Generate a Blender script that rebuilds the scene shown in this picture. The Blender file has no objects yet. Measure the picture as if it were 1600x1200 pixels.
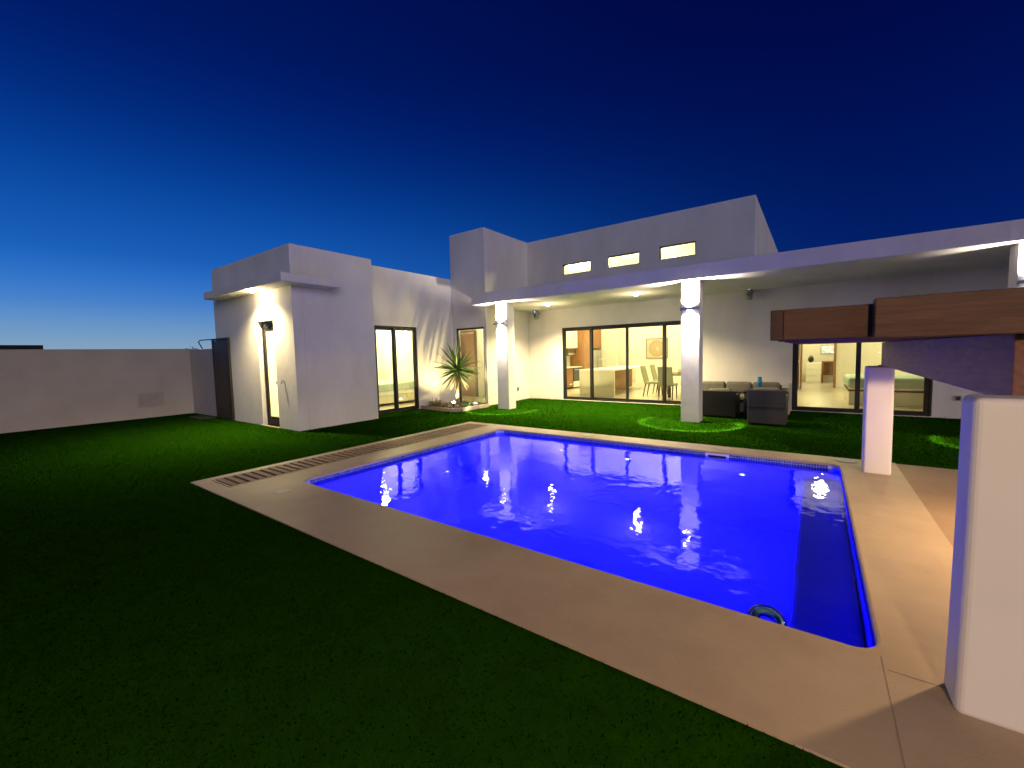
import bpy, bmesh, math, random
import numpy as np
from mathutils import Vector, Matrix
R = math.radians
random.seed(7); rng = np.random.default_rng(7)
S = bpy.context.scene
COL = S.collection

# ------------------------------------------------------------------ camera
cam_d = bpy.data.cameras.new('camera'); cam = bpy.data.objects.new('camera', cam_d); COL.objects.link(cam)
YAW, PITCH, ROLL, FPX = R(-35.822), R(-4.019), R(-1.428), 656.3
fw = Vector((math.sin(YAW)*math.cos(PITCH), math.cos(YAW)*math.cos(PITCH), math.sin(PITCH)))
rt = Vector((math.cos(YAW), -math.sin(YAW), 0)); up = rt.cross(fw)
r2 = rt*math.cos(ROLL)+up*math.sin(ROLL); u2 = up*math.cos(ROLL)-rt*math.sin(ROLL)
m = Matrix((( r2.x, u2.x, -fw.x, 0), (r2.y, u2.y, -fw.y, 0), (r2.z, u2.z, -fw.z, 1.5), (0, 0, 0, 1)))
cam.matrix_world = m
cam_d.sensor_width = 36; cam_d.lens = FPX/1600*36; cam_d.clip_start = .05; cam_d.clip_end = 6000
S.camera = cam

# ------------------------------------------------------------------ world: dusk sky
W = bpy.data.worlds.new('World'); S.world = W; W.use_nodes = True
nt = W.node_tree; nt.nodes.clear()
def N(t, **k):
    n = nt.nodes.new(t)
    for a, b in k.items(): setattr(n, a, b)
    return n
tc = N('ShaderNodeTexCoord'); nrm = N('ShaderNodeVectorMath', operation='NORMALIZE')
nt.links.new(tc.outputs['Generated'], nrm.inputs[0])
sep = N('ShaderNodeSeparateXYZ'); nt.links.new(nrm.outputs[0], sep.inputs[0])
asn = N('ShaderNodeMath', operation='ARCSINE'); nt.links.new(sep.outputs['Z'], asn.inputs[0])
elev = N('ShaderNodeMath', operation='MULTIPLY'); elev.inputs[1].default_value = 2/math.pi
nt.links.new(asn.outputs[0], elev.inputs[0])
def ramp(stops):
    r = N('ShaderNodeValToRGB'); r.color_ramp.interpolation = 'B_SPLINE'
    el = r.color_ramp.elements
    while len(el) > 1: el.remove(el[0])
    el[0].position = stops[0][0]; el[0].color = (*stops[0][1], 1)
    for p, c in stops[1:]:
        e = el.new(p); e.color = (*c, 1)
    nt.links.new(elev.outputs[0], r.inputs[0]); return r
# side of the afterglow / opposite side, by elevation (0 = horizon, 1 = zenith)
glow = ramp([(0, (.30, .40, .45)), (.03, (.19, .36, .56)), (.07, (.045, .21, .62)), (.12, (.006, .12, .54)), (.24, (.0, .022, .22)), (.36, (.0, .007, .105)), (.6, (.0, .0025, .055)), (1, (.0, .0015, .035))])
dark = ramp([(0, (.004, .030, .20)), (.12, (.0, .011, .13)), (.28, (.0, .0035, .072)), (.45, (.0, .0018, .045)), (1, (.0, .0012, .03))])
dot = N('ShaderNodeVectorMath', operation='DOT_PRODUCT'); dot.inputs[1].default_value = (-.966, -.259, 0)
hz = N('ShaderNodeVectorMath', operation='MULTIPLY'); hz.inputs[1].default_value = (1, 1, 0)
nt.links.new(nrm.outputs[0], hz.inputs[0]); hn = N('ShaderNodeVectorMath', operation='NORMALIZE')
nt.links.new(hz.outputs[0], hn.inputs[0]); nt.links.new(hn.outputs[0], dot.inputs[0])
mr = N('ShaderNodeMapRange', interpolation_type='SMOOTHSTEP'); mr.inputs[1].default_value = -.4; mr.inputs[2].default_value = 1.05
nt.links.new(dot.outputs['Value'], mr.inputs[0])
mx = N('ShaderNodeMix', data_type='RGBA'); nt.links.new(mr.outputs[0], mx.inputs[0])
nt.links.new(dark.outputs[0], mx.inputs[6]); nt.links.new(glow.outputs[0], mx.inputs[7])
bg = N('ShaderNodeBackground'); bg.inputs[1].default_value = 1.0
nt.links.new(mx.outputs[2], bg.inputs[0]); wo = N('ShaderNodeOutputWorld'); nt.links.new(bg.outputs[0], wo.inputs[0])

# soft fill added from behind the camera for the walls, standing in for skylight
sd = bpy.data.lights.new('wall_fill', 'SUN'); sd.energy = 1.0; sd.angle = R(35); sd.color = (.97, .88, .97)
sun = bpy.data.objects.new('wall_fill', sd); COL.objects.link(sun)
sun.rotation_euler = Vector((-.82, .50, -.13)).to_track_quat('-Z', 'Y').to_euler()
S.view_settings.view_transform = 'Standard'; S.view_settings.look = 'None'
S.view_settings.exposure = 0; S.view_settings.gamma = 1; S.view_settings.use_curve_mapping = False
S.render.engine = 'CYCLES'
cy = S.cycles; cy.use_denoising = True; cy.max_bounces = 8; cy.diffuse_bounces = 4; cy.glossy_bounces = 4
cy.transmission_bounces = 6; cy.transparent_max_bounces = 12; cy.sample_clamp_indirect = 6; cy.blur_glossy = .5
cy.caustics_refractive = True; cy.caustics_reflective = False

# ------------------------------------------------------------------ materials
MATS = {}
def mat(name, col, rough=.6, var=.0, vscale=3., bump=0., bscale=60., metal=0., spec=.5, col2=None, detail=4., stretch=None, coat=0., bands=None):
    mt = bpy.data.materials.new(name); mt.use_nodes = True; t = mt.node_tree; b = t.nodes['Principled BSDF']
    b.inputs['Base Color'].default_value = (*col, 1); b.inputs['Roughness'].default_value = rough
    b.inputs['Metallic'].default_value = metal; b.inputs['Specular IOR Level'].default_value = spec
    b.inputs['Coat Weight'].default_value = coat
    tcn = t.nodes.new('ShaderNodeTexCoord'); src = tcn.outputs['Object']
    if stretch:
        mp = t.nodes.new('ShaderNodeMapping'); mp.inputs['Scale'].default_value = stretch
        t.links.new(src, mp.inputs[0]); src = mp.outputs[0]
    if var or col2:
        n = t.nodes.new('ShaderNodeTexNoise'); n.inputs['Scale'].default_value = vscale; n.inputs['Detail'].default_value = detail
        n.inputs['Roughness'].default_value = .6; t.links.new(src, n.inputs['Vector'])
        mrn = t.nodes.new('ShaderNodeMapRange'); mrn.inputs[1].default_value = .3; mrn.inputs[2].default_value = .7
        t.links.new(n.outputs[0], mrn.inputs[0])
        mxn = t.nodes.new('ShaderNodeMix'); mxn.data_type = 'RGBA'
        c2 = col2 or tuple(c*(1-var) for c in col)
        mxn.inputs[6].default_value = (*c2, 1); mxn.inputs[7].default_value = (*col, 1)
        t.links.new(mrn.outputs[0], mxn.inputs[0]); t.links.new(mxn.outputs[2], b.inputs['Base Color'])
        rr = t.nodes.new('ShaderNodeMapRange'); rr.inputs[3].default_value = min(1, rough+.1); rr.inputs[4].default_value = max(0, rough-.06)
        t.links.new(n.outputs[0], rr.inputs[0]); t.links.new(rr.outputs[0], b.inputs['Roughness'])
    if bump:
        n2 = t.nodes.new('ShaderNodeTexNoise'); n2.inputs['Scale'].default_value = bscale; n2.inputs['Detail'].default_value = 3
        t.links.new(src, n2.inputs['Vector'])
        bp = t.nodes.new('ShaderNodeBump'); bp.inputs['Strength'].default_value = bump; bp.inputs['Distance'].default_value = .01
        t.links.new(n2.outputs[0], bp.inputs['Height']); t.links.new(bp.outputs[0], b.inputs['Normal'])
    MATS[name] = mt; return mt
def emit(name, col, s):
    mt = bpy.data.materials.new(name); mt.use_nodes = True; t = mt.node_tree
    b = t.nodes['Principled BSDF']; b.inputs['Base Color'].default_value = (.8, .8, .8, 1)
    b.inputs['Emission Color'].default_value = (*col, 1); b.inputs['Emission Strength'].default_value = s
    MATS[name] = mt; return mt
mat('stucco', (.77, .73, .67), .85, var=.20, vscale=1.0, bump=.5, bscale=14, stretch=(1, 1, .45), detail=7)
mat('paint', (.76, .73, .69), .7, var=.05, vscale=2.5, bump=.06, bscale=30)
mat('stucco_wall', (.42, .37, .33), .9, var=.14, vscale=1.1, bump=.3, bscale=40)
mat('patch', (.365, .322, .288), .9, var=.22, vscale=5, bump=.3, bscale=40)
mat('plaster_in', (.80, .77, .68), .8, var=.04, vscale=2)
mat('ceiling_in', (.80, .78, .70), .85, var=.03)
mat('floor_in', (.62, .56, .44), .22, var=.1, vscale=2.2)
mat('deck', (.52, .405, .275), .5, vscale=.85, col2=(.36, .27, .18), detail=10, bump=.22, bscale=70)
mat('joint', (.32, .25, .18), .9, var=.3, vscale=8)
mat('deck_lid', (.52, .48, .42), .5, var=.15, vscale=12, bump=.1)
mat('patio', (.33, .225, .135), .6, vscale=1.1, col2=(.25, .17, .105), detail=6, bump=.15, bscale=50)
mat('sand', (.30, .24, .18), .95, var=.3, vscale=.4, bump=.3, bscale=9)
mat('soil', (.07, .055, .04), .95, var=.5, vscale=9, bump=.8, bscale=30)
mat('turf_base', (.015, .068, .0015), .95, spec=0, vscale=5, col2=(.011, .050, .001), bump=.6, bscale=160)
mat('turf', (.016, .072, .0018), .9, vscale=1.1, col2=(.012, .056, .0012), detail=6, spec=0)
mat('bronze', (.010, .008, .007), .5, var=.2, vscale=20)
mat('gate', (.040, .026, .022), .5, var=.35, vscale=7, stretch=(12, 12, .8))
mat('iron', (.02, .02, .022), .45)
mat('steel', (.55, .55, .54), .28, metal=1)
mat('wood_in', (.36, .17, .055), .45, vscale=7, col2=(.24, .10, .03), stretch=(6, 6, .7))
mat('wood_door', (.34, .17, .05), .42, vscale=6, col2=(.22, .10, .03), stretch=(7, 7, .6))
mat('wood_dark', (.09, .05, .025), .5, var=.3, vscale=8)
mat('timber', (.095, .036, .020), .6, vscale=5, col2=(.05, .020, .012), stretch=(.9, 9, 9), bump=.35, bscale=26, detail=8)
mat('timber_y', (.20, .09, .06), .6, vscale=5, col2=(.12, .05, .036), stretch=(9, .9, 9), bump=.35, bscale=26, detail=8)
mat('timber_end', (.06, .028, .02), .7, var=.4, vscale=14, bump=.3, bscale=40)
mat('slat', (.29, .185, .105), .65, vscale=7, col2=(.19, .12, .068), stretch=(1, 7, 7), bump=.4, bscale=30)
mat('drain_pit', (.02, .016, .012), .9)
mat('white_gloss', (.80, .79, .72), .3)
mat('cream_gloss', (.70, .66, .53), .3, var=.05)
mat('oven_glass', (.05, .06, .07), .12, spec=.7)
mat('fridge', (.48, .47, .44), .3, metal=.7)
mat('fabric_pale', (.34, .34, .22), .85, bump=.3, bscale=200)
mat('bedspread', (.42, .52, .44), .9, var=.12, vscale=5, bump=.4, bscale=12)
mat('bed_white', (.78, .78, .72), .9, bump=.4, bscale=9)
mat('picture', (.42, .33, .20), .8, var=.1, vscale=8)
mat('picture_dark', (.22, .16, .09), .7, var=.15, vscale=9)
mat('rattan', (.030, .026, .026), .5, var=.5, vscale=90, bump=.9, bscale=120)
mat('rattan_grey', (.042, .034, .034), .55, var=.45, vscale=90, bump=.9, bscale=120)
mat('cushion', (.15, .14, .11), .92, var=.25, vscale=9, bump=.35, bscale=60)
mat('cushion_pale', (.52, .48, .36), .92, var=.15, vscale=6, bump=.3, bscale=60)
mat('bottle_blue', (.03, .22, .40), .2, coat=.5)
mat('ring_print', (.16, .30, .42), .3, coat=.4)
mat('speaker', (.34, .33, .31), .5, var=.1)
mat('speaker_grille', (.10, .10, .10), .6, bump=.6, bscale=200)
mat('leaf', (.12, .22, .035), .45, vscale=5, col2=(.07, .14, .022))
mat('leaf_dry', (.30, .26, .15), .7, vscale=5, col2=(.16, .15, .09))
mat('trunk', (.20, .15, .09), .9, vscale=14, col2=(.11, .08, .05), bump=.8, bscale=40, stretch=(1, 1, 4))
mat('rock', (.30, .27, .23), .9, var=.4, vscale=6, bump=.6, bscale=22)
mat('basin', (.50, .60, .78), .6, var=.06, vscale=3, bump=.1, bscale=80)
mat('dark_far', (.012, .012, .016), .9)
mat('black', (.01, .01, .01), .4)
mat('chrome', (.8, .8, .8), .12, metal=1)
mat('towel', (.75, .74, .70), .9)
emit('lamp_warm', (1, .90, .66), 30)
emit('lamp_white', (1, .93, .86), 45)
emit('led_pool', (.8, 1, .8), 8)
emit('led_blue', (.25, .35, 1), 9)
emit('lamp_yellow', (1, .85, .45), 30)
# mosaic: blue tiles, varied one by one
mt = mat('mosaic', (.05, .09, .30), .25); t = mt.node_tree
v = t.nodes.new('ShaderNodeTexVoronoi'); v.inputs['Scale'].default_value = 34
tcn = t.nodes.new('ShaderNodeTexCoord'); t.links.new(tcn.outputs['Object'], v.inputs['Vector'])
cr = t.nodes.new('ShaderNodeValToRGB'); cr.color_ramp.elements[0].color = (.015, .03, .13, 1); cr.color_ramp.elements[1].color = (.20, .27, .50, 1)
t.links.new(v.outputs['Color'], cr.inputs[0]); t.links.new(cr.outputs[0], t.nodes['Principled BSDF'].inputs['Base Color'])
# television picture
mt = emit('tv_screen', (.2, .7, 1), .75); t = mt.node_tree
n = t.nodes.new('ShaderNodeTexNoise'); n.inputs['Scale'].default_value = 7; tcn = t.nodes.new('ShaderNodeTexCoord'); t.links.new(tcn.outputs['Object'], n.inputs['Vector'])
cr = t.nodes.new('ShaderNodeValToRGB'); cr.color_ramp.elements[0].position = .38; cr.color_ramp.elements[0].color = (.01, .10, .22, 1)
cr.color_ramp.elements[1].position = .62; cr.color_ramp.elements[1].color = (.35, .85, 1, 1)
t.links.new(n.outputs[0], cr.inputs[0]); t.links.new(cr.outputs[0], t.nodes['Principled BSDF'].inputs['Emission Color'])
# clear glass pane
def thin_glass(name, tint=(1, 1, 1)):
    mt = bpy.data.materials.new(name); mt.use_nodes = True; t = mt.node_tree; t.nodes.clear()
    o = t.nodes.new('ShaderNodeOutputMaterial'); a = t.nodes.new('ShaderNodeBsdfTransparent'); a.inputs[0].default_value = (*tint, 1)
    g = t.nodes.new('ShaderNodeBsdfGlossy'); g.inputs['Roughness'].default_value = .02
    f = t.nodes.new('ShaderNodeFresnel'); f.inputs[0].default_value = 1.45
    x = t.nodes.new('ShaderNodeMixShader'); t.links.new(f.outputs[0], x.inputs[0]); t.links.new(a.outputs[0], x.inputs[1]); t.links.new(g.outputs[0], x.inputs[2])
    t.links.new(x.outputs[0], o.inputs[0]); MATS[name] = mt
thin_glass('glass', (.95, .97, .93)); thin_glass('ring_vinyl', (.70, .86, .92))
mt = bpy.data.materials.new('frosted'); mt.use_nodes = True; t = mt.node_tree; t.nodes.clear()
o = t.nodes.new('ShaderNodeOutputMaterial'); a = t.nodes.new('ShaderNodeBsdfTranslucent'); a.inputs[0].default_value = (.95, .95, .9, 1)
g = t.nodes.new('ShaderNodeBsdfGlossy'); g.inputs['Roughness'].default_value = .25; x = t.nodes.new('ShaderNodeMixShader'); x.inputs[0].default_value = .06
t.links.new(a.outputs[0], x.inputs[1]); t.links.new(g.outputs[0], x.inputs[2]); t.links.new(x.outputs[0], o.inputs[0]); MATS['frosted'] = mt
# pool water: clear, refracting, gently rippled
mt = bpy.data.materials.new('water'); mt.use_nodes = True; t = mt.node_tree; t.nodes.clear()
o = t.nodes.new('ShaderNodeOutputMaterial'); gl = t.nodes.new('ShaderNodeBsdfRefraction'); gl.inputs['IOR'].default_value = 1.33; gl.inputs['Roughness'].default_value = 0
gl.inputs['Color'].default_value = (.30, .34, 1, 1)
go_ = t.nodes.new('ShaderNodeBsdfGlossy'); go_.inputs['Roughness'].default_value = 0
fz = t.nodes.new('ShaderNodeFresnel'); fz.inputs[0].default_value = 1.25; ms = t.nodes.new('ShaderNodeMixShader')
t.links.new(fz.outputs[0], ms.inputs[0]); t.links.new(gl.outputs[0], ms.inputs[1]); t.links.new(go_.outputs[0], ms.inputs[2])
tcn = t.nodes.new('ShaderNodeTexCoord')
n1 = t.nodes.new('ShaderNodeTexNoise'); n1.inputs['Scale'].default_value = 2.6; n1.inputs['Detail'].default_value = 2.5; n1.inputs['Roughness'].default_value = .5; n1.inputs['Distortion'].default_value = .6
n2 = t.nodes.new('ShaderNodeTexNoise'); n2.inputs['Scale'].default_value = 13; n2.inputs['Detail'].default_value = 1.0
t.links.new(tcn.outputs['Object'], n1.inputs['Vector']); t.links.new(tcn.outputs['Object'], n2.inputs['Vector'])
b1 = t.nodes.new('ShaderNodeBump'); b1.inputs['Strength'].default_value = 1; b1.inputs['Distance'].default_value = .0055
b2 = t.nodes.new('ShaderNodeBump'); b2.inputs['Strength'].default_value = 1; b2.inputs['Distance'].default_value = .0014
t.links.new(n1.outputs[0], b1.inputs['Height']); t.links.new(n2.outputs[0], b2.inputs['Height']); t.links.new(b1.outputs[0], b2.inputs['Normal'])
[t.links.new(b2.outputs[0], q_.inputs['Normal']) for q_ in (gl, go_, fz)]; t.links.new(ms.outputs[0], o.inputs[0]); MATS['water'] = mt

# ------------------------------------------------------------------ builders
BLUE = (.010, .0, 1.0)   # colour of the pool lamps
class MB:
    def __init__(s): s.v = []; s.f = []
    def box(s, x0, x1, y0, y1, z0, z1):
        k = len(s.v); s.v += [(x0, y0, z0), (x1, y0, z0), (x1, y1, z0), (x0, y1, z0), (x0, y0, z1), (x1, y0, z1), (x1, y1, z1), (x0, y1, z1)]
        s.f += [(k, k+3, k+2, k+1), (k+4, k+5, k+6, k+7), (k, k+1, k+5, k+4), (k+1, k+2, k+6, k+5), (k+2, k+3, k+7, k+6), (k+3, k, k+4, k+7)]; return s
    def poly(s, pts):
        k = len(s.v); s.v += list(pts); s.f.append(tuple(range(k, k+len(pts)))); return s
    def prism(s, pts, z0, z1):
        k = len(s.v); n = len(pts)
        s.v += [(x, y, z0) for x, y in pts]+[(x, y, z1) for x, y in pts]
        s.f += [tuple(range(k+n-1, k-1, -1)), tuple(range(k+n, k+2*n))]
        s.f += [(k+i, k+(i+1) % n, k+n+(i+1) % n, k+n+i) for i in range(n)]; return s
    def tube(s, pts, rad, n=10, cap=True):
        if not hasattr(rad, '__len__'): rad = [rad]*len(pts)
        pts = [Vector(p) for p in pts]; k = len(s.v); up = None
        for i, p in enumerate(pts):
            d = (pts[min(i+1, len(pts)-1)]-pts[max(i-1, 0)]).normalized()
            if up is None: up = d.orthogonal().normalized()
            a = (up-d*up.dot(d)).normalized(); up = a; b = d.cross(a)
            for j in range(n):
                th = 2*math.pi*j/n; s.v.append(tuple(p+(a*math.cos(th)+b*math.sin(th))*rad[i]))
        for i in range(len(pts)-1):
            for j in range(n):
                s.f.append((k+i*n+j, k+i*n+(j+1) % n, k+(i+1)*n+(j+1) % n, k+(i+1)*n+j))
        if cap:
            s.f.append(tuple(k+j for j in range(n-1, -1, -1))); q = k+(len(pts)-1)*n; s.f.append(tuple(q+j for j in range(n)))
        return s
    def cyl(s, c, r, z0, z1, n=20): return s.tube([(c[0], c[1], z0), (c[0], c[1], z1)], r, n)
    def blob(s, c, rx, ry, rz, n=10, m_=6, jit=0.):
        k = len(s.v)
        for i in range(m_+1):
            th = math.pi*i/m_
            for j in range(n):
                ph = 2*math.pi*j/n; q = 1+random.uniform(-jit, jit)
                s.v.append((c[0]+rx*q*math.sin(th)*math.cos(ph), c[1]+ry*q*math.sin(th)*math.sin(ph), c[2]+rz*q*math.cos(th)))
        for i in range(m_):
            for j in range(n): s.f.append((k+i*n+j, k+(i+1)*n+j, k+(i+1)*n+(j+1) % n, k+i*n+(j+1) % n))
        return s
    def torus(s, c, R_, r_, axis=(0, 0, 1), n=32, m_=12):
        k = len(s.v); d = Vector(axis).normalized(); a = d.orthogonal().normalized(); b = d.cross(a); c = Vector(c)
        for i in range(n):
            e = a*math.cos(2*math.pi*i/n)+b*math.sin(2*math.pi*i/n)
            for j in range(m_):
                w = 2*math.pi*j/m_; s.v.append(tuple(c+e*(R_+r_*math.cos(w))+d*(r_*math.sin(w))))
        for i in range(n):
            for j in range(m_): s.f.append((k+i*m_+j, k+((i+1) % n)*m_+j, k+((i+1) % n)*m_+(j+1) % m_, k+i*m_+(j+1) % m_))
        return s
    def build(s, name, material, parent=None, bevel=0., smooth=False, seg=2):
        me = bpy.data.meshes.new(name)
        off = Vector((0, 0, 0)); q = parent
        while q is not None: off += q.location; q = q.parent
        me.from_pydata([(x-off.x, y-off.y, z-off.z) for x, y, z in s.v], [], s.f); me.update()
        me.materials.append(MATS[material])
        ob = bpy.data.objects.new(name, me); COL.objects.link(ob); ob.parent = parent
        if smooth: me.polygons.foreach_set('use_smooth', [True]*len(me.polygons))
        if bevel:
            b = ob.modifiers.new('bevel', 'BEVEL'); b.width = bevel; b.segments = seg; b.limit_method = 'ANGLE'; b.angle_limit = R(40)
        return ob
def B(*a): return MB().box(*a)
def tag(o, label=None, cat=None, group=None, kind=None):
    if label: o['label'] = label
    if cat: o['category'] = cat
    if group: o['group'] = group
    if kind: o['kind'] = kind
    return o
def thing(name, loc, label, cat, group=None, rz=0):
    o = bpy.data.objects.new(name, None); COL.objects.link(o); o.location = loc; o.rotation_euler.z = rz; o.empty_display_size = .1
    return tag(o, label, cat, group)
def copy_tree(o, loc, rz, label, parent=None):
    c = o.copy(); COL.objects.link(c)
    if parent is None: c.location = loc; c.rotation_euler.z = rz; c['label'] = label
    else: c.parent = parent
    for ch in [x for x in bpy.data.objects if x.parent == o]: copy_tree(ch, None, 0, None, c)
    return c
def grid_wall(name, plane, u0, u1, z0, z1, c0, c1, holes, material, parent, bevel=.008):
    """wall slab; plane 'y' runs along x, plane 'x' runs along y; c0..c1 is its thickness; holes (u0,u1,z0,z1)"""
    us = sorted({u0, u1, *[h[0] for h in holes], *[h[1] for h in holes]}); zs = sorted({z0, z1, *[h[2] for h in holes], *[h[3] for h in holes]})
    us = [u for u in us if u0 <= u <= u1]; zs = [z for z in zs if z0 <= z <= z1]
    bm = bmesh.new(); V = {}
    off = Vector((0, 0, 0)); q = parent
    while q is not None: off += q.location; q = q.parent
    def vert(i, j, k):
        if (i, j, k) not in V:
            u, z, c = us[i], zs[j], (c0, c1)[k]
            p = Vector((u, c, z) if plane == 'y' else (c, u, z)); V[i, j, k] = bm.verts.new(p-off)
        return V[i, j, k]
    nu, nz = len(us)-1, len(zs)-1
    def solid(i, j):
        if not (0 <= i < nu and 0 <= j < nz): return False
        cu, cz = (us[i]+us[i+1])/2, (zs[j]+zs[j+1])/2
        return not any(h[0] < cu < h[1] and h[2] < cz < h[3] for h in holes)
    for i in range(nu):
        for j in range(nz):
            if not solid(i, j): continue
            for k in (0, 1): bm.faces.new([vert(i, j, k), vert(i+1, j, k), vert(i+1, j+1, k), vert(i, j+1, k)])
            for di, dj, a, b in ((-1, 0, (i, j), (i, j+1)), (1, 0, (i+1, j), (i+1, j+1)), (0, -1, (i, j), (i+1, j)), (0, 1, (i, j+1), (i+1, j+1))):
                if not solid(i+di, j+dj): bm.faces.new([vert(*a, 0), vert(*b, 0), vert(*b, 1), vert(*a, 1)])
    bmesh.ops.recalc_face_normals(bm, faces=bm.faces)
    me = bpy.data.meshes.new(name); bm.to_mesh(me); bm.free(); me.materials.append(MATS[material])
    ob = bpy.data.objects.new(name, me); COL.objects.link(ob); ob.parent = parent
    if bevel:
        b = ob.modifiers.new('bevel', 'BEVEL'); b.width = bevel; b.segments = 2; b.limit_method = 'ANGLE'; b.angle_limit = R(40)
    return ob
def lamp(name, kind, loc, power, col, parent, radius=.05, spot=None, blend=.3, direction=(0, 0, -1)):
    d = bpy.data.lights.new(name, kind); d.energy = power; d.color = col
    if kind == 'AREA': d.shape = 'DISK'; d.size = radius*2
    else: d.shadow_soft_size = radius
    if kind == 'SPOT': d.spot_size = R(spot); d.spot_blend = blend
    o = bpy.data.objects.new(name, d); COL.objects.link(o)
    off = Vector((0, 0, 0)); q = parent
    while q is not None: off += q.location; q = q.parent
    if kind == 'POINT' and col == BLUE: d.cycles.use_multiple_importance_sampling = False
    o.parent = parent; o.location = Vector(loc)-off; o.rotation_euler = Vector(direction).to_track_quat('-Z', 'Y').to_euler()
    return o
def sheet(name, x0, x1, y0, y1, z, holes, material):
    xs = sorted({x0, x1, *[h[0] for h in holes], *[h[1] for h in holes]}); ys = sorted({y0, y1, *[h[2] for h in holes], *[h[3] for h in holes]})
    mb = MB()
    for i in range(len(xs)-1):
        for j in range(len(ys)-1):
            cx, cyy = (xs[i]+xs[i+1])/2, (ys[j]+ys[j+1])/2
            if any(h[0] < cx < h[1] and h[2] < cyy < h[3] for h in holes): continue
            mb.poly([(xs[i], ys[j], z), (xs[i+1], ys[j], z), (xs[i+1], ys[j+1], z), (xs[i], ys[j+1], z)])
    return tag(mb.build(name, material), kind='structure')

# ------------------------------------------------------------------ key dimensions (metres, camera stands at x = y = 0)
DX0, DX1, DY0, DY1 = -6.286, .85, 1.807, 7.05          # pool deck
PX0, PX1, PY0, PY1 = -5.14, .30, 2.58, 6.65            # pool
WATER, FLOORZ = -.06, -1.70
AX, AY, AY1, AL, AH = -8.718, 4.448, 6.413, -12.72, 3.871   # annex
WX, WH = -9.193, 3.857                                  # bedroom wing
F1, TX1, HT = 9.628, -7.832, 5.185                      # tower block
F, UX = 11.889, -1.231                                  # garden facade
ZB, ZT, SY, SX0, SX1 = 2.909, 3.21, 9.05, -7.868, 6.5   # porch slab

# ------------------------------------------------------------------ ground, lawn, deck, pool
sheet('ground', -3000, 3000, -3000, 3000, -.06, [(-14.9, 12, -9, 24)], 'sand')
sheet('lawn', -14.95, 12, -9, 24, 0, [(DX0, 6.5, DY0, DY1)], 'turf_base')
def rounded(x0, x1, y0, y1, r, n=8):
    out = []
    for cx, cyy, a0 in ((x1-r, y1-r, 0), (x0+r, y1-r, 90), (x0+r, y0+r, 180), (x1-r, y0+r, 270)):
        out.append([(cx+r*math.cos(R(a0+90*i/n)), cyy+r*math.sin(R(a0+90*i/n))) for i in range(n+1)])
    return out
arcs = rounded(PX0, PX1, PY0, PY1, .13)
outer = [(DX1, DY1), (DX0, DY1), (DX0, DY0), (DX1, DY0)]
mb = MB(); ZD = .012
for c in range(4):
    a = arcs[c]; o_ = outer[c]
    # bullnosed lip ring handled below; here the flat top
    for i in range(len(a)-1): mb.poly([(*o_, ZD), (*a[i+1], ZD), (*a[i], ZD)])
    nxt = arcs[(c+1) % 4][0]; on = outer[(c+1) % 4]
    mb.poly([(*o_, ZD), (*on, ZD), (*nxt, ZD), (*a[-1], ZD)])
for i in range(4):
    p, q = outer[i], outer[(i+1) % 4]; mb.poly([(*p, ZD), (*p, -.1), (*q, -.1), (*q, ZD)])
loop = [p for a in arcs for p in a]
def ring(mb, pts, prof):   # prof: list of (inset, z)
    cx, cyy = (PX0+PX1)/2, (PY0+PY1)/2
    rings = []
    for ins, z in prof:
        ar = rounded(PX0+ins, PX1-ins, PY0+ins, PY1-ins, max(.02, .13-ins)); rings.append([(*p, z) for a in ar for p in a])
    n = len(rings[0])
    for k in range(len(rings)-1):
        for i in range(n): mb.poly([rings[k][i], rings[k][(i+1) % n], rings[k+1][(i+1) % n], rings[k+1][i]])
ring(mb, loop, [(0, ZD), (.012, ZD-.004), (.018, ZD-.016), (.018, ZD-.026), (.004, ZD-.030)])
deck = tag(mb.build('pool_deck', 'deck'), kind='structure')
# control joints as shallow dark grooves are real gaps: thin inset strips of filler
for (x0, x1, y0, y1) in ((.286, .290, DY0, 2.57), (.30, .85, 2.472, 2.476)):
    B(x0, x1, y0, y1, ZD-.01, ZD+.0012).build('joint', 'joint', deck)
tag(B(DX1+.004, 6.5, DY0, DY1, -.08, .004).build('patio_floor', 'patio'), kind='structure')
basin = MB(); ring(basin, loop, [(.004, -.015), (.004, FLOORZ+.12), (.04, FLOORZ+.03), (.12, FLOORZ)])
ar = rounded(PX0+.12, PX1-.12, PY0+.12, PY1-.12, .02); basin.poly([(*p, FLOORZ) for a in ar for p in a])
bo = tag(basin.build('pool_basin', 'basin'), kind='structure')
B(-.10, PX1-.01, PY0+.01, PY1-.01, FLOORZ-.02, -.62).build('bench', 'basin', bo, bevel=.03)
# mosaic band at the waterline: every tile its own face
tiles = MB(); T = .030
def tile_run(p, q, nrm_):
    L = (Vector(q)-Vector(p)).length; n = int(L/T); d = (Vector(q)-Vector(p))/n; nv = Vector(nrm_)*.004
    for i in range(n):
        for j in range(7):
            z1 = -.02-j*T; z0 = z1-T*.86; a = Vector(p)+d*i; b = Vector(p)+d*(i+.86)
            h = nv*random.uniform(.7, 1.5)
            A = [Vector((a.x, a.y, z0)), Vector((b.x, b.y, z0)), Vector((b.x, b.y, z1)), Vector((a.x, a.y, z1))]
            O = [w+h for w in A]; tiles.poly([tuple(w) for w in O])
            for k in range(4): tiles.poly([tuple(A[k]), tuple(A[(k+1) % 4]), tuple(O[(k+1) % 4]), tuple(O[k])])
e = .006
tile_run((PX0+.13, PY1-e), (PX1-.13, PY1-e), (0, -1, 0)); tile_run((PX0+e, PY0+.13), (PX0+e, PY1-.13), (1, 0, 0))
tile_run((PX1-e, PY0+.13), (PX1-e, PY1-.13), (-1, 0, 0)); tile_run((PX0+.13, PY0+e), (PX1-.13, PY0+e), (0, 1, 0))
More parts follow.
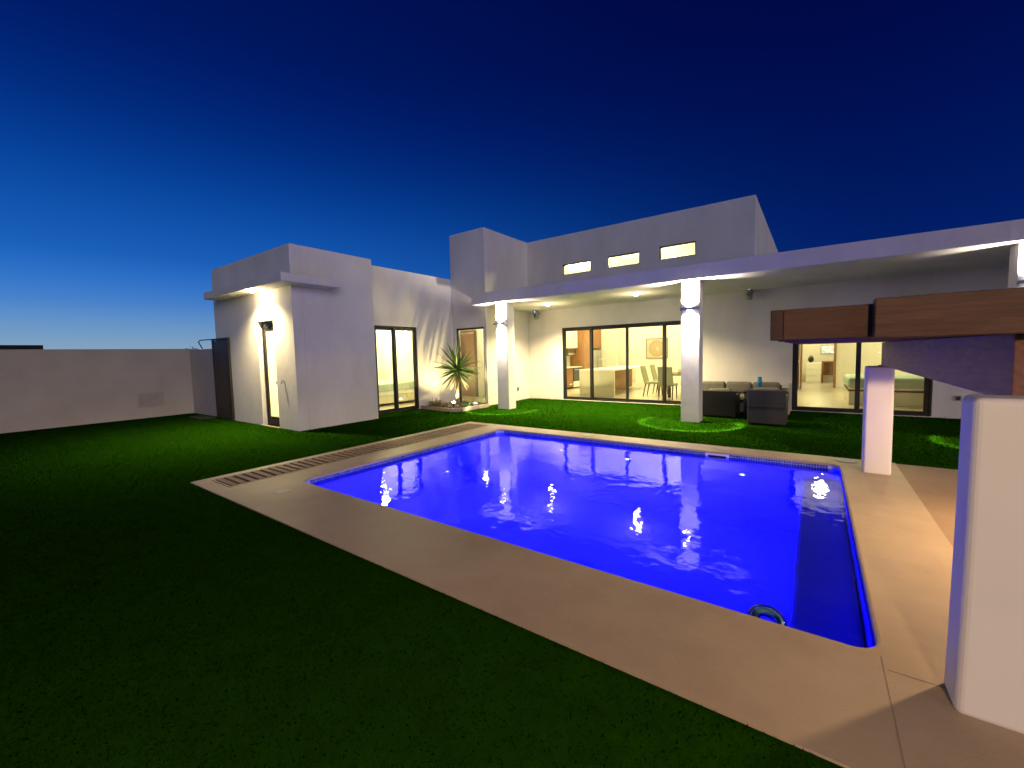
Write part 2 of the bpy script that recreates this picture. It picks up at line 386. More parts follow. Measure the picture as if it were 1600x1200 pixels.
tag(tiles.build('mosaic_tiles', 'mosaic', bo), kind='stuff')
arw = rounded(PX0+.003, PX1-.003, PY0+.003, PY1-.003, .13)
tag(MB().poly([(*p, WATER) for a in arw for p in a]).build('pool_water', 'water'), kind='structure')
# skimmer mouth in the far wall
sk = thing('pool_skimmer', (-1.13, PY1, -.2), 'white skimmer mouth in the tiled far pool wall', 'skimmer')
mb = MB().box(-1.29, -1.25, PY1-.03, PY1+.02, -.17, -.02).box(-1.01, -.97, PY1-.03, PY1+.02, -.17, -.02).box(-1.25, -1.01, PY1-.03, PY1+.02, -.045, -.02)
mb.build('frame', 'white_gloss', sk, bevel=.004); B(-1.25, -1.01, PY1-.014, PY1-.006, -.2, -.045).build('flap', 'black', sk)
# under-water lamps
leds = [((-3.69, PY1-.02, -.82), (0, -1, 0), 'leftmost underwater lamp in the far pool wall'), ((-2.47, PY1-.02, -.82), (0, -1, 0), 'middle underwater lamp in the far pool wall'),
        ((-.80, PY1-.02, -.80), (0, -1, 0), 'underwater lamp in the far pool wall near the right end'), ((PX0+.03, 5.07, -1.50), (1, 0, 0), 'low underwater lamp in the left pool wall')]
for p, d, lab in leds:
    th = thing('underwater_lamp', p, lab, 'pool lamp', 'lamps in the pool walls'); dv = Vector(d); P = Vector(p)
    MB().tube([P, P+dv*.03], .075, 20).build('trim', 'white_gloss', th); MB().tube([P+dv*.028, P+dv*.036], .026, 16).build('lens', 'led_pool', th)
    lamp('glow', 'POINT', P+dv*.16, 72, BLUE, th, .06)
for p, lab in (((-4.1, PY0+.18, -.9), 'added unseen leftmost underwater lamp in the near pool wall, below the coping'), ((-2.5, PY0+.18, -.9), 'added unseen middle underwater lamp in the near pool wall, below the coping'), ((-1.0, PY0+.18, -.9), 'added unseen rightmost underwater lamp in the near pool wall, below the coping')):   # near-wall lamps added unseen below the coping to help light the pool
    th = thing('underwater_lamp', (p[0], PY0+.02, p[2]), lab, 'pool lamp', 'lamps in the pool walls')
    P = Vector((p[0], PY0+.012, p[2])); MB().tube([P, P+Vector((0, .03, 0))], .075, 20).build('trim', 'white_gloss', th)
    MB().tube([P+Vector((0, .028, 0)), P+Vector((0, .036, 0))], .04, 16).build('lens', 'led_pool', th); lamp('glow', 'POINT', p, 72, BLUE, th, .06)
# skimmer lids in the deck
for x, y, lab in ((-3.29, 6.84, 'round pale lid in the far deck strip, left of the other two'), (-1.07, 6.86, 'round pale lid in the far deck strip above the skimmer mouth'), (.36, 6.88, 'round pale lid in the deck beside the far short white post')):
    th = thing('deck_lid', (x, y, ZD), lab, 'lid', 'round lids set in the pool deck')
    MB().cyl((x, y), .115, ZD-.005, ZD+.006, 28).build('rim', 'deck', th, bevel=.002); MB().cyl((x, y), .10, ZD, ZD+.009, 28).build('cover', 'deck_lid', th, bevel=.003)
th = thing('deck_lid', (-4.87, 2.25, ZD), 'small pale round disc in the near left corner of the deck', 'lid'); MB().cyl((-4.87, 2.25), .085, ZD-.004, ZD+.006, 24).build('cover', 'deck_lid', th, bevel=.002)  # thin pale disc lying on the deck
# slatted drain along the deck's left side
gr = thing('drain_grate', (-5.83, 4.4, ZD), 'brown slatted drain grate set in the left side of the pool deck', 'grate')
gx0, gx1, gy0, gy1 = -6.10, -5.60, 2.0, 6.82
MB().box(gx0, gx1, gy0, gy1, ZD-.02, ZD+.0015).build('pit', 'drain_pit', gr)
MB().box(gx0-.018, gx0, gy0-.018, gy1+.018, ZD-.01, ZD+.010).box(gx1, gx1+.018, gy0-.018, gy1+.018, ZD-.01, ZD+.010).box(gx0, gx1, gy0-.018, gy0, ZD-.01, ZD+.010).box(gx0, gx1, gy1, gy1+.018, ZD-.01, ZD+.010).build('frame', 'deck', gr)
first = None; y = gy0+.012
while y < gy1-.07:
    if first is None: first = B(gx0+.012, gx1-.012, y, y+.070, ZD+.003, ZD+.016).build('slat', 'slat', gr, bevel=.003); y_first = y
    else:
        c = first.copy(); COL.objects.link(c); c.location.y += y-y_first+random.uniform(-.006, .006); c.rotation_euler.z = random.uniform(-.012, .012)*0; c.location.x += random.uniform(-.006, .006)
    y += .104
# inflatable ring at the near edge
rg = thing('swim_ring', (-.19, 2.685, WATER), 'small clear blue inflatable ring floating at the near pool edge', 'swim ring')
MB().torus((-.19, 2.685, -.045), .066, .031, (.1, -.3, .9), 40, 16).build('tube', 'ring_vinyl', rg, smooth=True)
MB().torus((-.19, 2.685, -.045), .066, .018, (.1, -.3, .9), 30, 8).build('print', 'ring_print', rg, smooth=True)

# ------------------------------------------------------------------ house
HL = 'long white flat-roofed stucco house with lit glass doors behind the pool'
house = thing('house', (-4, 12, 0), HL, 'house')
G = house
# annex
dA = (-10.34, -9.575, 0.0, 2.38)
grid_wall('wall', 'y', AL, AX, 0, AH, AY, AY+.22, [dA], 'stucco', G)
grid_wall('wall', 'x', AY+.221, AY1, 0, AH, AX-.22, AX, [], 'stucco', G)
grid_wall('wall', 'x', AY+.221, 14, 0, AH, AL, AL+.2, [], 'stucco', G)
grid_wall('wall', 'y', WX-.2, AX-.221, 0, AH, AY1-.2, AY1, [], 'stucco', G)
B(AL+.21, AX-.225, AY+.225, AY1-.21, 3.25, 3.5).build('roof', 'stucco', G)
can = MB().prism([(-12.15, 4.05), (-8.30, 4.05), (-8.30, 5.28), (AX+.001, 5.28), (AX+.001, AY-.001), (-12.15, AY-.001)], 3.02, 3.19)
can.build('canopy', 'stucco', G, bevel=.01)
# bedroom wing
dW = (6.76, 8.17, 0.0, 2.34)
grid_wall('wall', 'x', AY1+.001, F1-.001, 0, WH, WX-.2, WX, [dW], 'stucco', G)
B(AL+.21, WX-.205, AY1+.01, F1, 3.2, 3.45).build('roof', 'stucco', G)
# tower block
dN = (-9.05, -7.93, .02, 2.335)
grid_wall('wall', 'y', WX, TX1, 0, HT, F1, F1+.2, [dN], 'stucco', G)
grid_wall('wall', 'x', F1+.201, F, 0, HT, TX1-.2, TX1, [], 'stucco', G)
grid_wall('wall', 'x', F1+.201, 20, 2.6, HT, WX, WX+.2, [], 'stucco', G)
# garden facade
d1 = (-6.56, -2.47, .02, 2.30); d2 = (-.425, 1.955, .02, 2.30)
CL = [(-6.51, -5.545, 3.945, 4.275), (-5.0, -4.06, 3.96, 4.295), (-3.512, -2.578, 3.97, 4.33)]
grid_wall('wall', 'y', TX1-.2, SX1, 0, ZT-.05, F, F+.2, [d1, d2], 'stucco', G)
grid_wall('wall', 'y', TX1-.2, UX, ZT-.05, HT, F+.0005, F+.2, CL, 'stucco', G)
grid_wall('wall', 'x', F+.201, 21, ZB, HT, UX-.2, UX, [], 'stucco', G)
B(WX+.2, UX-.2, F+.2, 21, HT-.25, HT-.12).build('roof', 'stucco', G)
B(WX+.2, TX1-.2, F1+.2, F+.199, HT-.25, HT-.12).build('roof', 'stucco', G)
B(UX+.001, SX1, F+.2, 22.5, 2.95, 3.14).build('roof', 'stucco', G)
MB().prism([(SX0, SY), (SX1, SY), (SX1, F-.001), (TX1+.001, F-.001), (TX1+.001, F1-.002), (SX0, F1-.002)], ZB, ZT).build('porch_roof', 'stucco', G, bevel=.012)
COLS = [(-7.12, -6.735), (-2.265, -1.905), (2.315, 2.675)]
for i, (a, b) in enumerate(COLS):
    c = B(a, b, 9.17, 9.50, 0, ZB-.001).build('column', 'stucco', G, bevel=.012)
# --- doors and windows
def leaf_frame(mb, plane, c, u0, u1, z0, z1, w=.05, d=.04, bot=None):
    bot = bot or w
    def bx(a0, a1, b0, b1):
        mb.box(a0, a1, c-d/2, c+d/2, b0, b1) if plane == 'y' else mb.box(c-d/2, c+d/2, a0, a1, b0, b1)
    bx(u0, u0+w, z0, z1); bx(u1-w, u1, z0, z1); bx(u0+w, u1-w, z0, z0+bot); bx(u0+w, u1-w, z1-w, z1)
def pane(plane, c, u0, u1, z0, z1, parent, m='glass'):
    mb = B(u0, u1, c-.004, c+.004, z0, z1) if plane == 'y' else B(c-.004, c+.004, u0, u1, z0, z1)
    return mb.build('pane', m, parent)
def slider(plane, c, u0, u1, z0, z1, cuts, label, ws=None):
    mb = MB(); fr = .035
    leaf_frame(mb, plane, c, u0, u1, z0, z1, fr, .12, .03)
    o = mb.build('sliding_door', 'bronze', G, bevel=.003); o['label'] = label
    edges = [u0+fr]+cuts+[u1-fr]
    for i in range(len(edges)-1):
        cc = c+(.025 if i % 2 else -.025); a, b = edges[i]-(.03 if i else 0), edges[i+1]+(.03 if i < len(edges)-2 else 0)
        s = MB(); leaf_frame(s, plane, cc, a, b, z0+.031, z1-fr-.001, .075, .04, .06); s.build('sash', 'bronze', o, bevel=.003)
        pane(plane, cc, a+.05, b-.05, z0+.08, z1-.08, o)
    u = edges[-1]-.03
    h = B(u-.01, u+.015, c-.10, c-.07, 1.0, 1.22) if plane == 'y' else B(c+.07, c+.10, u-.01, u+.015, 1.0, 1.22)
    h.build('handle', 'iron', o, bevel=.004)
    return o
slider('y', F+.08, *d1, [-5.585, -4.455, -3.39], 'four-leaf dark framed sliding door onto the kitchen')
slider('y', F+.08, *d2, [.78], 'dark framed sliding door onto the right bedroom')
slider('x', WX-.08, *dW[:2], .02, dW[3], [7.42], 'two-leaf dark framed sliding door onto the left bedroom')
# narrow fixed light beside the planter
mb = MB(); leaf_frame(mb, 'y', F1+.08, dN[0], dN[1], dN[2], dN[3], .05, .08); o = mb.build('window', 'bronze', G, bevel=.003); pane('y', F1+.08, dN[0]+.045, dN[1]-.045, dN[2]+.045, dN[3]-.045, o)
for h in CL:
    mb = MB(); leaf_frame(mb, 'y', F+.06, *h, .022, .07); o = mb.build('window', 'bronze', G, bevel=.002); pane('y', F+.06, h[0]+.02, h[1]-.02, h[2]+.02, h[3]-.02, o)
mb = MB(); leaf_frame(mb, 'y', AY+.14, dA[0]+.002, dA[1]-.002, .015, dA[3]-.002, .04, .10); o = mb.build('door', 'bronze', G, bevel=.003); o['label'] = 'narrow frosted glass door glowing yellow'
mb = MB(); leaf_frame(mb, 'y', AY+.13, dA[0]+.043, dA[1]-.043, .056, dA[3]-.14, .075, .05, .15); mb.build('leaf', 'bronze', o, bevel=.003)
B(dA[0]+.043, dA[1]-.043, AY+.10, AY+.16, dA[3]-.139, dA[3]-.043).build('transom', 'bronze', o)
pane('y', AY+.13, dA[0]+.115, dA[1]-.115, .2, dA[3]-.21, o, 'frosted'); B(dA[1]-.10, dA[1]-.075, AY+.02, AY+.105, .98, 1.04).build('handle', 'steel', o, bevel=.006)
B(dA[0]-.03, dA[1]+.03, AY-.05, AY-.002, 0, .025).build('threshold', 'deck', G)
# --- rooms (floors, ceilings, inner walls)
def room(x0, x1, y0, y1, zc, walls, fl='floor_in'):
    B(x0, x1, y0, y1, .0, .018).build('interior_floor', fl, G)
    B(x0, x1, y0, y1, zc, zc+.08).build('ceiling', 'ceiling_in', G)
    for w in walls:
        (grid_wall('interior_wall', w[0], *w[1:7], w[7] if len(w) > 7 else [], 'plaster_in', G, bevel=0))
room(AL+.205, AX-.225, AY+.222, AY1-.205, 2.9, [('y', AL+.205, AX-.225, .02, 2.9, AY+1.3, AY+1.4)], 'floor_in')
room(AL+.205, WX-.202, AY1+.01, 9.60, 2.75, [('y', AL+.205, WX-.202, .02, 2.75, 9.48, 9.60), ('y', AL+.205, WX-.202, .02, 2.75, AY1+.012, AY1+.1)])
room(-11.4, TX1-.205, F1+.205, 12.6, 2.75, [('y', -11.4, TX1-.205, .02, 2.75, 11.5, 11.6), ('x', F1+.205, 11.5, .02, 2.75, -11.5, -11.4)])
# living hall: kitchen along the left wall, passage in the back wall
room(-8.9, UX-.205, F+.205, 18.75, 4.80, [('x', F+.205, 18.6, .02, 4.8, -8.95, -8.82), ('x', F+.205, 18.6, .02, 4.8, UX-.3, UX-.205),
     ('y', -8.82, UX-.3, .02, 4.8, 18.6, 18.72, [(-7.45, -6.55, .02, 2.45)])])
room(-8.2, -5.6, 18.75, 21.5, 2.7, [('y', -8.2, -5.6, .02, 2.7, 21.0, 21.1), ('x', 18.75, 21, .02, 2.7, -8.3, -8.2), ('x', 18.75, 21, .02, 2.7, -6.5, -6.4)])
# right bedroom and the bath behind it
room(UX+.05, 5.6, F+.205, 22.4, 2.68, [('x', F+.205, 22.4, .02, 2.68, UX+.05, UX+.15), ('x', F+.205, 22.4, .02, 2.68, 5.5, 5.6),
     ('y', UX+.15, 5.5, .02, 2.68, 18.9, 19.0, [(-.46, .57, .02, 2.2)]), ('y', UX+.15, 5.5, .02, 2.68, 22.2, 22.3)])
def panel_door(x0, x1, y0, y1, z1, knob):
    o = B(x0, x1, y0, y1, .02, z1).build('interior_door', 'wood_door', G, bevel=.004)
    B(*knob).build('handle', 'steel', o, bevel=.004)
panel_door(-10.60, -9.86, 11.44, 11.497, 2.28, (-9.98, -9.93, 11.40, 11.44, 1.0, 1.06))
B(-9.855, -9.80, 11.42, 11.498, .02, 2.34).build('door_jamb', 'wood_dark', G); B(-10.66, -9.80, 11.42, 11.498, 2.341, 2.40).build('door_jamb', 'wood_door', G)
panel_door(-.52, -.46, 16.9, 17.75, 2.15, (-.46, -.42, 17.0, 17.05, 1.0, 1.06))
panel_door(-.42, -.37, 18.0, 18.86, 2.15, (-.37, -.33, 18.1, 18.15, 1.0, 1.06))
B(.55, .62, 18.82, 19.05, .02, 2.25).build('door_jamb', 'wood_door', G)
B(-.53, -.463, 18.86, 19.05, .02, 2.25).build('door_jamb', 'wood_door', G)

# ------------------------------------------------------------------ ceiling lamps indoors
YEL = (1, .87, .47)
def ceiling_lamp(p, power, lab, col=YEL, group='lamps on the ceilings indoors', rad=.12):
    th = thing('ceiling_lamp', p, lab, 'lamp', group); x, y, z = p
    MB().cyl((x, y), .09, z-.03, z-.001, 20).build('trim', 'white_gloss', th); MB().cyl((x, y), .07, z-.036, z-.028, 20).build('lens', 'lamp_warm', th)
    lamp('glow', 'POINT', (x, y, z-.25), power, col, th, rad)
ceiling_lamp((-7.2, 14.6, 4.8), 470, 'ceiling lamp high over the kitchen, behind the leftmost upper window')
ceiling_lamp((-4.6, 13.6, 4.8), 470, 'ceiling lamp high over the dining table, behind the middle upper window')
ceiling_lamp((-4.4, 16.8, 4.8), 360, 'ceiling lamp high over the living room, hidden from the garden')
ceiling_lamp((-7.2, 19.8, 2.7), 70, 'ceiling lamp in the passage behind the kitchen')
ceiling_lamp((-10.2, 7.6, 2.75), 190, 'ceiling lamp in the left bedroom')
ceiling_lamp((-11.8, 8.6, 2.75), 150, 'ceiling lamp over the bed in the left bedroom')
ceiling_lamp((-8.75, 10.6, 2.75), 110, 'ceiling lamp in the narrow hall beside the yucca')
ceiling_lamp((-9.9, AY+.75, 2.9), 260, 'ceiling lamp behind the frosted glass door', rad=.2)
ceiling_lamp((.2, 14.8, 2.68), 140, 'ceiling lamp in the right bedroom near its left wall')
ceiling_lamp((2.6, 16.8, 2.68), 140, 'ceiling lamp over the bed in the right bedroom')
ceiling_lamp((.1, 20.3, 2.68), 110, 'ceiling lamp in the room with the television')

# ------------------------------------------------------------------ outdoor lamps
WARM = (1, .80, .42)
def downlight(p, power, lab, spot=150):
    th = thing('downlight', p, lab, 'downlight', 'recessed downlights under the eaves'); x, y, z = p
    MB().torus((x, y, z-.004), .062, .010, (0, 0, 1), 24, 8).build('trim', 'white_gloss', th, smooth=True); MB().blob((x, y, z-.006), .070, .070, .055, 18, 10).build('lens', 'lamp_white', th, smooth=True)
    lamp('soffit_fill', 'POINT', (x, y, z-(.42 if z < 3 else .12)), (20 if z < 3 else 26), WARM, th, .05)  # extra point lamp below the lens, added to brighten the soffit
    lamp('glow', 'SPOT', (x, y, z-.075), power*3.2, WARM, th, .05, 140, .7)
downlight((-6.19, 10.42, ZB), 330, 'round downlight in the porch ceiling near the narrow left column')
downlight((-3.57, 10.2, ZB), 330, 'round downlight in the porch ceiling left of the middle column')
downlight((-9.82, 4.17, 3.02), 210, 'round downlight under the annex canopy above the frosted door')
def sconce(a, b, lab, power=200):
    xm = (a+b)/2; th = thing('wall_sconce', (xm, 9.17, 2.33), lab, 'sconce', 'up and down lights on the porch columns')
    B(a+.004, b-.004, 9.055, 9.168, 2.31, 2.365).build('bar', 'steel', th, bevel=.006)
    MB().cyl((xm, 9.105), .045, 2.365, 2.372, 20).build('lens', 'lamp_white', th); MB().cyl((xm, 9.105), .045, 2.303, 2.310, 20).build('lens', 'lamp_white', th)
    PINK = (1, .86, .72)
    lamp('up_glow', 'SPOT', (xm, 9.075, 2.40), power*3.2, PINK, th, .04, 150, 1, (0, .05, 1)); lamp('wash', 'SPOT', (xm, 9.075, 2.27), power*.8, PINK, th, .04, 150, 1, (0, .05, -1))
    d = lamp('down_glow', 'SPOT', (xm, 9.085, 2.28), power*7, PINK, th, .03, 49.5, .15, (0, 0, -1))
    # narrow reflector: the beam is brightest along its rim
    L = d.data; L.use_nodes = True; t = L.node_tree; em = t.nodes['Emission']
    ge = t.nodes.new('ShaderNodeNewGeometry'); sp = t.nodes.new('ShaderNodeSeparateXYZ'); t.links.new(ge.outputs['Incoming'], sp.inputs[0])
    ab = t.nodes.new('ShaderNodeMath'); ab.operation = 'ABSOLUTE'; t.links.new(sp.outputs['Z'], ab.inputs[0])
    mrr = t.nodes.new('ShaderNodeMapRange'); mrr.interpolation_type = 'SMOOTHSTEP'; mrr.inputs[1].default_value = .945; mrr.inputs[2].default_value = .915; mrr.inputs[3].default_value = .26; mrr.inputs[4].default_value = 2.0
    t.links.new(ab.outputs[0], mrr.inputs[0]); t.links.new(mrr.outputs[0], em.inputs['Strength'])
sconce(*COLS[0], 'bright up and down sconce on the left porch column'); sconce(*COLS[1], 'bright up and down sconce on the middle porch column'); sconce(*COLS[2], 'up and down sconce on the right porch column at the picture edge', 90)
# a pendant under the pergola and a post lantern, both right of the picture, warm the deck and the posts
th = thing('pendant_lamp', (1.85, 4.31, 1.2), 'pendant lamp hanging under the pergola, outside the picture', 'pendant'); x, y = 1.85, 4.31
MB().tube([(x, y, 1.536), (x, y, 1.36)], .008, 8).build('cord', 'iron', th); MB().tube([(x, y, 1.38), (x, y, 1.33), (x, y, 1.26)], [.03, .10, .15], 24, cap=False).build('shade', 'iron', th, smooth=True); MB().blob((x, y, 1.30), .05, .05, .06, 14, 10).build('bulb', 'lamp_yellow', th, smooth=True)
lamp('glow', 'SPOT', (x, y, 1.22), 285, (1, .66, .36), th, .07, 176, .05)
x, y, z = 1.0, -1.9, 2.4
th = thing('post_lantern', (x, y, 0), 'post lantern on the lawn behind the camera, outside the picture', 'lantern'); MB().cyl((x, y), .035, .004, z-.12, 14).build('post', 'iron', th); MB().cyl((x, y), .12, .004, .03, 20).build('foot', 'iron', th)
MB().blob((x, y, z), .10, .10, .12, 16, 10).build('globe', 'lamp_yellow', th, smooth=True); MB().cyl((x, y), .17, z+.11, z+.14, 20).build('cap', 'iron', th)
lamp('glow', 'SPOT', (x, y, z-.14), 850, (1, .66, .34), th, .10, 177, .06)

# ------------------------------------------------------------------ boundary wall, gate, far things
bw = thing('boundary_wall', (-15, 0, 0), 'low plain plaster garden wall along the left of the lawn', 'garden wall')
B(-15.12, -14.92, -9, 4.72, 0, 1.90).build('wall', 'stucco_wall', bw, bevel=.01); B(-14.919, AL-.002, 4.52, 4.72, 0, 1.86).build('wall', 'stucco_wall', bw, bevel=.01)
B(-14.919, -14.914, 3.27, 3.83, .30, .69).build('plaster_patch', 'patch', bw)
gt = thing('side_gate', (-12.4, 4.4, 0), 'dark brown gate leaf standing at the left end of the annex', 'gate')
for i in range(7):
    x0 = -12.85+.05+i*.1285; B(x0, x0+.124, 4.395, 4.425, .06, 2.04).build('board', 'gate', gt, bevel=.003)
mb = MB(); leaf_frame(mb, 'y', 4.41, -12.85, -11.85, .03, 2.10, .05, .05); mb.build('frame', 'bronze', gt, bevel=.003)
MB().tube([(-12.85, 4.41, 2.09), (-13.70, 4.41, 2.10), (-13.83, 4.41, 2.06), (-13.84, 4.50, 1.87)], .014, 8).build('rail', 'iron', gt, smooth=True)
th = tag(B(-13.9, -12.95, 4.05, 4.40, 0, .025).build('dark_ground_patch', 'dark_far', bevel=.006), 'dark flat patch on the grass at the foot of the side gate', 'mat')  # thin dark slab lying on the grass beside the gate
fr_ = thing('distant_house', (-60, 2, 0), 'dark flat roof of a neighbouring house just above the garden wall', 'house')
B(-66, -60, -8, 6.4, 0, 3.0).build('wall', 'dark_far', fr_); MB().prism([(-66.3, -8.3), (-59.7, -8.3), (-59.7, 6.55), (-66.3, 6.55)], 3.0, 3.5).build('roof', 'dark_far', fr_)
mb = MB()
for i in range(420):
    a = random.random()*6.28; rr = random.random()**.5*.55; cx, cyy, cz = -25+rr*math.cos(a), 7.62+rr*math.sin(a), 1.75+random.random()*.55*(1-rr)
    d = Vector((random.gauss(0, 1), random.gauss(0, 1), random.gauss(0, 1))).normalized()*.09; q = d.orthogonal().normalized()*.04
    mb.poly([(cx-d.x, cyy-d.y, cz-d.z), (cx+q.x, cyy+q.y, cz+q.z), (cx+d.x, cyy+d.y, cz+d.z)])
tr = thing('distant_shrub', (-25, 7.62, 0), 'tiny dark shrub top peeping over the wall beside the annex', 'shrub'); mb.build('crown', 'dark_far', tr); MB().tube([(-25, 7.62, 0), (-25, 7.62, 1.9)], [.05, .03], 8).build('trunk', 'dark_far', tr)

# ------------------------------------------------------------------ small fittings on the walls
def speaker(x, y, z, lab):
    th = thing('outdoor_speaker', (x, y, z), lab, 'speaker', 'speakers under the porch roof')
    B(x-.02, x+.02, y-.10, y-.002, z+.02, z+.06).build('bracket', 'iron', th)
    mb = MB(); k = 14
    prof = [(-.15, .055), (-.13, .075), (0, .085), (.12, .08), (.15, .06)]
    mb.tube([(x, y-.19, z+dz) for dz, _ in prof], [r_ for _, r_ in prof], k); mb.build('cabinet', 'speaker', th, smooth=True)
    MB().tube([(x+.008, y-.262, z-.03), (x+.008, y-.282, z-.03)], .055, 18).build('grille', 'speaker_grille', th)
    MB().tube([(x+.008, y-.262, z+.085), (x+.008, y-.285, z+.085)], .035, 16).build('tweeter', 'black', th); MB().blob((x+.008, y-.287, z+.085), .014, .01, .014, 8, 6).build('indicator', 'led_blue', th, smooth=True)
speaker(-7.40, F, 2.77, 'grey speaker on the porch wall left of the kitchen door'); speaker(-1.32, F, 2.83, 'grey speaker with blue light on the porch wall above the sofa')
def plate(lab, x0, x1, y0, y1, z0, z1, ax):
    th = thing('wall_outlet', ((x0+x1)/2, (y0+y1)/2, z0), lab, 'outlet'); B(x0, x1, y0, y1, z0, z1).build('cover', 'speaker', th, bevel=.004)
    g = .02; (B(x0+g, x1-g, y0-.004, y0, z0+g, z1-g) if ax == 'y' else B(x1, x1+.004, y0+g, y1-g, z0+g, z1-g)).build('socket', 'black', th)
plate('small grey outlet low on the porch side wall behind the left column', TX1+.001, TX1+.03, 11.12, 11.21, .32, .44, 'x')
plate('small outlet on the wall right of the bedroom sliding door', 2.27, 2.37, F-.03, F-.001, .36, .47, 'y')
hb = thing('hose_tap', (-9.25, AY, 1.0), 'small tap on the annex wall right of the frosted door', 'tap')
MB().tube([(-9.25, AY-.001, 1.05), (-9.25, AY-.04, 1.05), (-9.25, AY-.05, 1.04), (-9.25, AY-.05, 1.0)], .011, 8).build('spout', 'steel', hb, smooth=True); MB().torus((-9.25, AY-.03, 1.08), .02, .006, (0, 0, 1), 16, 6).build('handle', 'steel', hb, smooth=True)

# ------------------------------------------------------------------ low pergola on the right
pg = thing('pergola', (.7, 4.3, 0), 'low timber pergola on white posts at the right of the pool', 'pergola')
def post(x0, x1, y0, y1, z1, flare):
    mb = MB(); k = 0; xm, ym = (x0+x1)/2, (y0+y1)/2
    for z, s_ in ((.004, flare), (.25, flare*.55+.45), (z1*.6, 1.0), (z1, .985)):
        hx, hy = (x1-x0)/2*s_, (y1-y0)/2*s_; mb.v += [(xm-hx, ym-hy, z), (xm+hx, ym-hy, z), (xm+hx, ym+hy, z), (xm-hx, ym+hy, z)]
    for i in range(3):
        for j in range(4): mb.f.append((i*4+j, i*4+(j+1) % 4, i*4+4+(j+1) % 4, i*4+4+j))
    mb.f += [(3, 2, 1, 0), (12, 13, 14, 15)]
    return mb.build('post', 'paint', pg, bevel=.026, seg=4)
post(.497, .80, 2.33, 2.52, 1.29, 1.06); post(.484, .737, 6.33, 6.56, 1.262, 1.0)
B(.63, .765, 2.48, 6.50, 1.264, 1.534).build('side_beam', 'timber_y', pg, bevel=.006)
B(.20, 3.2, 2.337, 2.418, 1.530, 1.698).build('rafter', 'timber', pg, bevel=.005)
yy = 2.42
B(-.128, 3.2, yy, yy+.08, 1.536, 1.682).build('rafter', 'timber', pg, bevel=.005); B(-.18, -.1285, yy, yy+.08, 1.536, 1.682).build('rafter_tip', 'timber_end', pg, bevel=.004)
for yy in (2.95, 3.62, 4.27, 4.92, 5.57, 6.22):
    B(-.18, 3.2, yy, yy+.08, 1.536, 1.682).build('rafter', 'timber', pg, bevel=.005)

for yy in (2.40, 6.42): B(.60, .79, yy, yy+.07, 1.262, 1.272).build('post_plate', 'iron', pg)

# ------------------------------------------------------------------ porch furniture
sf = thing('rattan_sofa', (-1.4, 11.3, 0), 'dark rattan sofa with grey cushions against the porch wall', 'sofa')
B(-2.35, -.62, 10.85, 11.68, .04, .30).build('base', 'rattan', sf, bevel=.015); B(-2.35, -.62, 11.68, 11.80, .04, .62).build('backrest', 'rattan', sf, bevel=.015)
B(-2.50, -2.352, 10.85, 11.80, .04, .55).build('arm', 'rattan', sf, bevel=.015); B(-.618, -.47, 10.85, 11.80, .04, .55).build('arm', 'rattan', sf, bevel=.015)
for x0 in (-2.34, -1.48): B(x0, x0+.85, 10.83, 11.62, .302, .42).build('seat_cushion', 'cushion', sf, bevel=.04, seg=3)
for x0 in (-2.34, -1.77, -1.20): B(x0, x0+.56, 11.44, 11.62, .425, .70).build('back_cushion', 'cushion', sf, bevel=.06, seg=3)
bx_ = thing('storage_box', (-.4, 11.5, 0), 'pale box cushion between the sofa and the bedroom door', 'box'); B(-.465, -.43, 11.0, 11.8, .02, .63).build('body', 'cushion_pale', bx_, bevel=.012); B(-.467, -.428, 10.99, 11.81, .63, .66).build('lid', 'cushion_pale', bx_, bevel=.008)
def armchair(name, x0, x1, y0, y1, h, m1, lab):
    th = thing(name, ((x0+x1)/2, (y0+y1)/2, 0), lab, 'armchair', 'rattan armchairs on the porch lawn')
    B(x0+.10, x1-.10, y0+.12, y1, .03, .30).build('base', m1, th, bevel=.012); B(x0, x1, y0, y0+.118, .03, h).build('backrest', m1, th, bevel=.02, seg=3)
    B(x0, x0+.098, y0+.12, y1, .03, h*.82).build('arm', m1, th, bevel=.015); B(x1-.098, x1, y0+.12, y1, .03, h*.82).build('arm', m1, th, bevel=.015)
    B(x0+.102, x1-.102, y0+.13, y1+.01, .302, .42).build('seat_cushion', 'cushion', th, bevel=.04, seg=3); B(x0+.104, x1-.104, y0+.122, y0+.26, .425, h+.03).build('back_cushion', 'cushion', th, bevel=.05, seg=3)
    for sx in (x0+.02, x1-.06):
        for sy in (y0+.02, y1-.06): B(sx, sx+.04, sy, sy+.04, 0, .032).build('foot', 'black', th)
    return th
armchair('rattan_armchair', -2.04, -1.36, 10.08, 10.75, .60, 'rattan', 'black rattan armchair turned to the wall, just right of the middle column')
c2 = armchair('rattan_armchair', -1.06, -.42, 9.38, 10.05, .70, 'rattan_grey', 'greyish rattan armchair nearest the pool, seen from behind')
B(-1.07, -.41, 9.372, 9.378, .355, .367).build('seam', 'black', c2)
tb = thing('side_table', (-1.0, 10.55, 0), 'small dark table hidden behind the nearest armchair', 'table')
B(-1.25, -.75, 10.30, 10.78, .56, .60).build('top', 'rattan', tb, bevel=.008)
for sx in (-1.23, -.81):
    for sy in (10.32, 10.72): B(sx, sx+.04, sy, sy+.04, 0, .56).build('leg', 'rattan', tb)
bt = thing('blue_bottle', (-.96, 10.5, .6), 'tall blue bottle standing behind the nearest armchair', 'bottle')
MB().tube([(-.96, 10.5, .602), (-.96, 10.5, .80), (-.96, 10.5, .835), (-.96, 10.5, .85)], [.046, .046, .04, .036], 16).build('body', 'bottle_blue', bt, smooth=True); MB().cyl((-.96, 10.5), .04, .85, .885, 16).build('cap', 'bottle_blue', bt, bevel=.004)

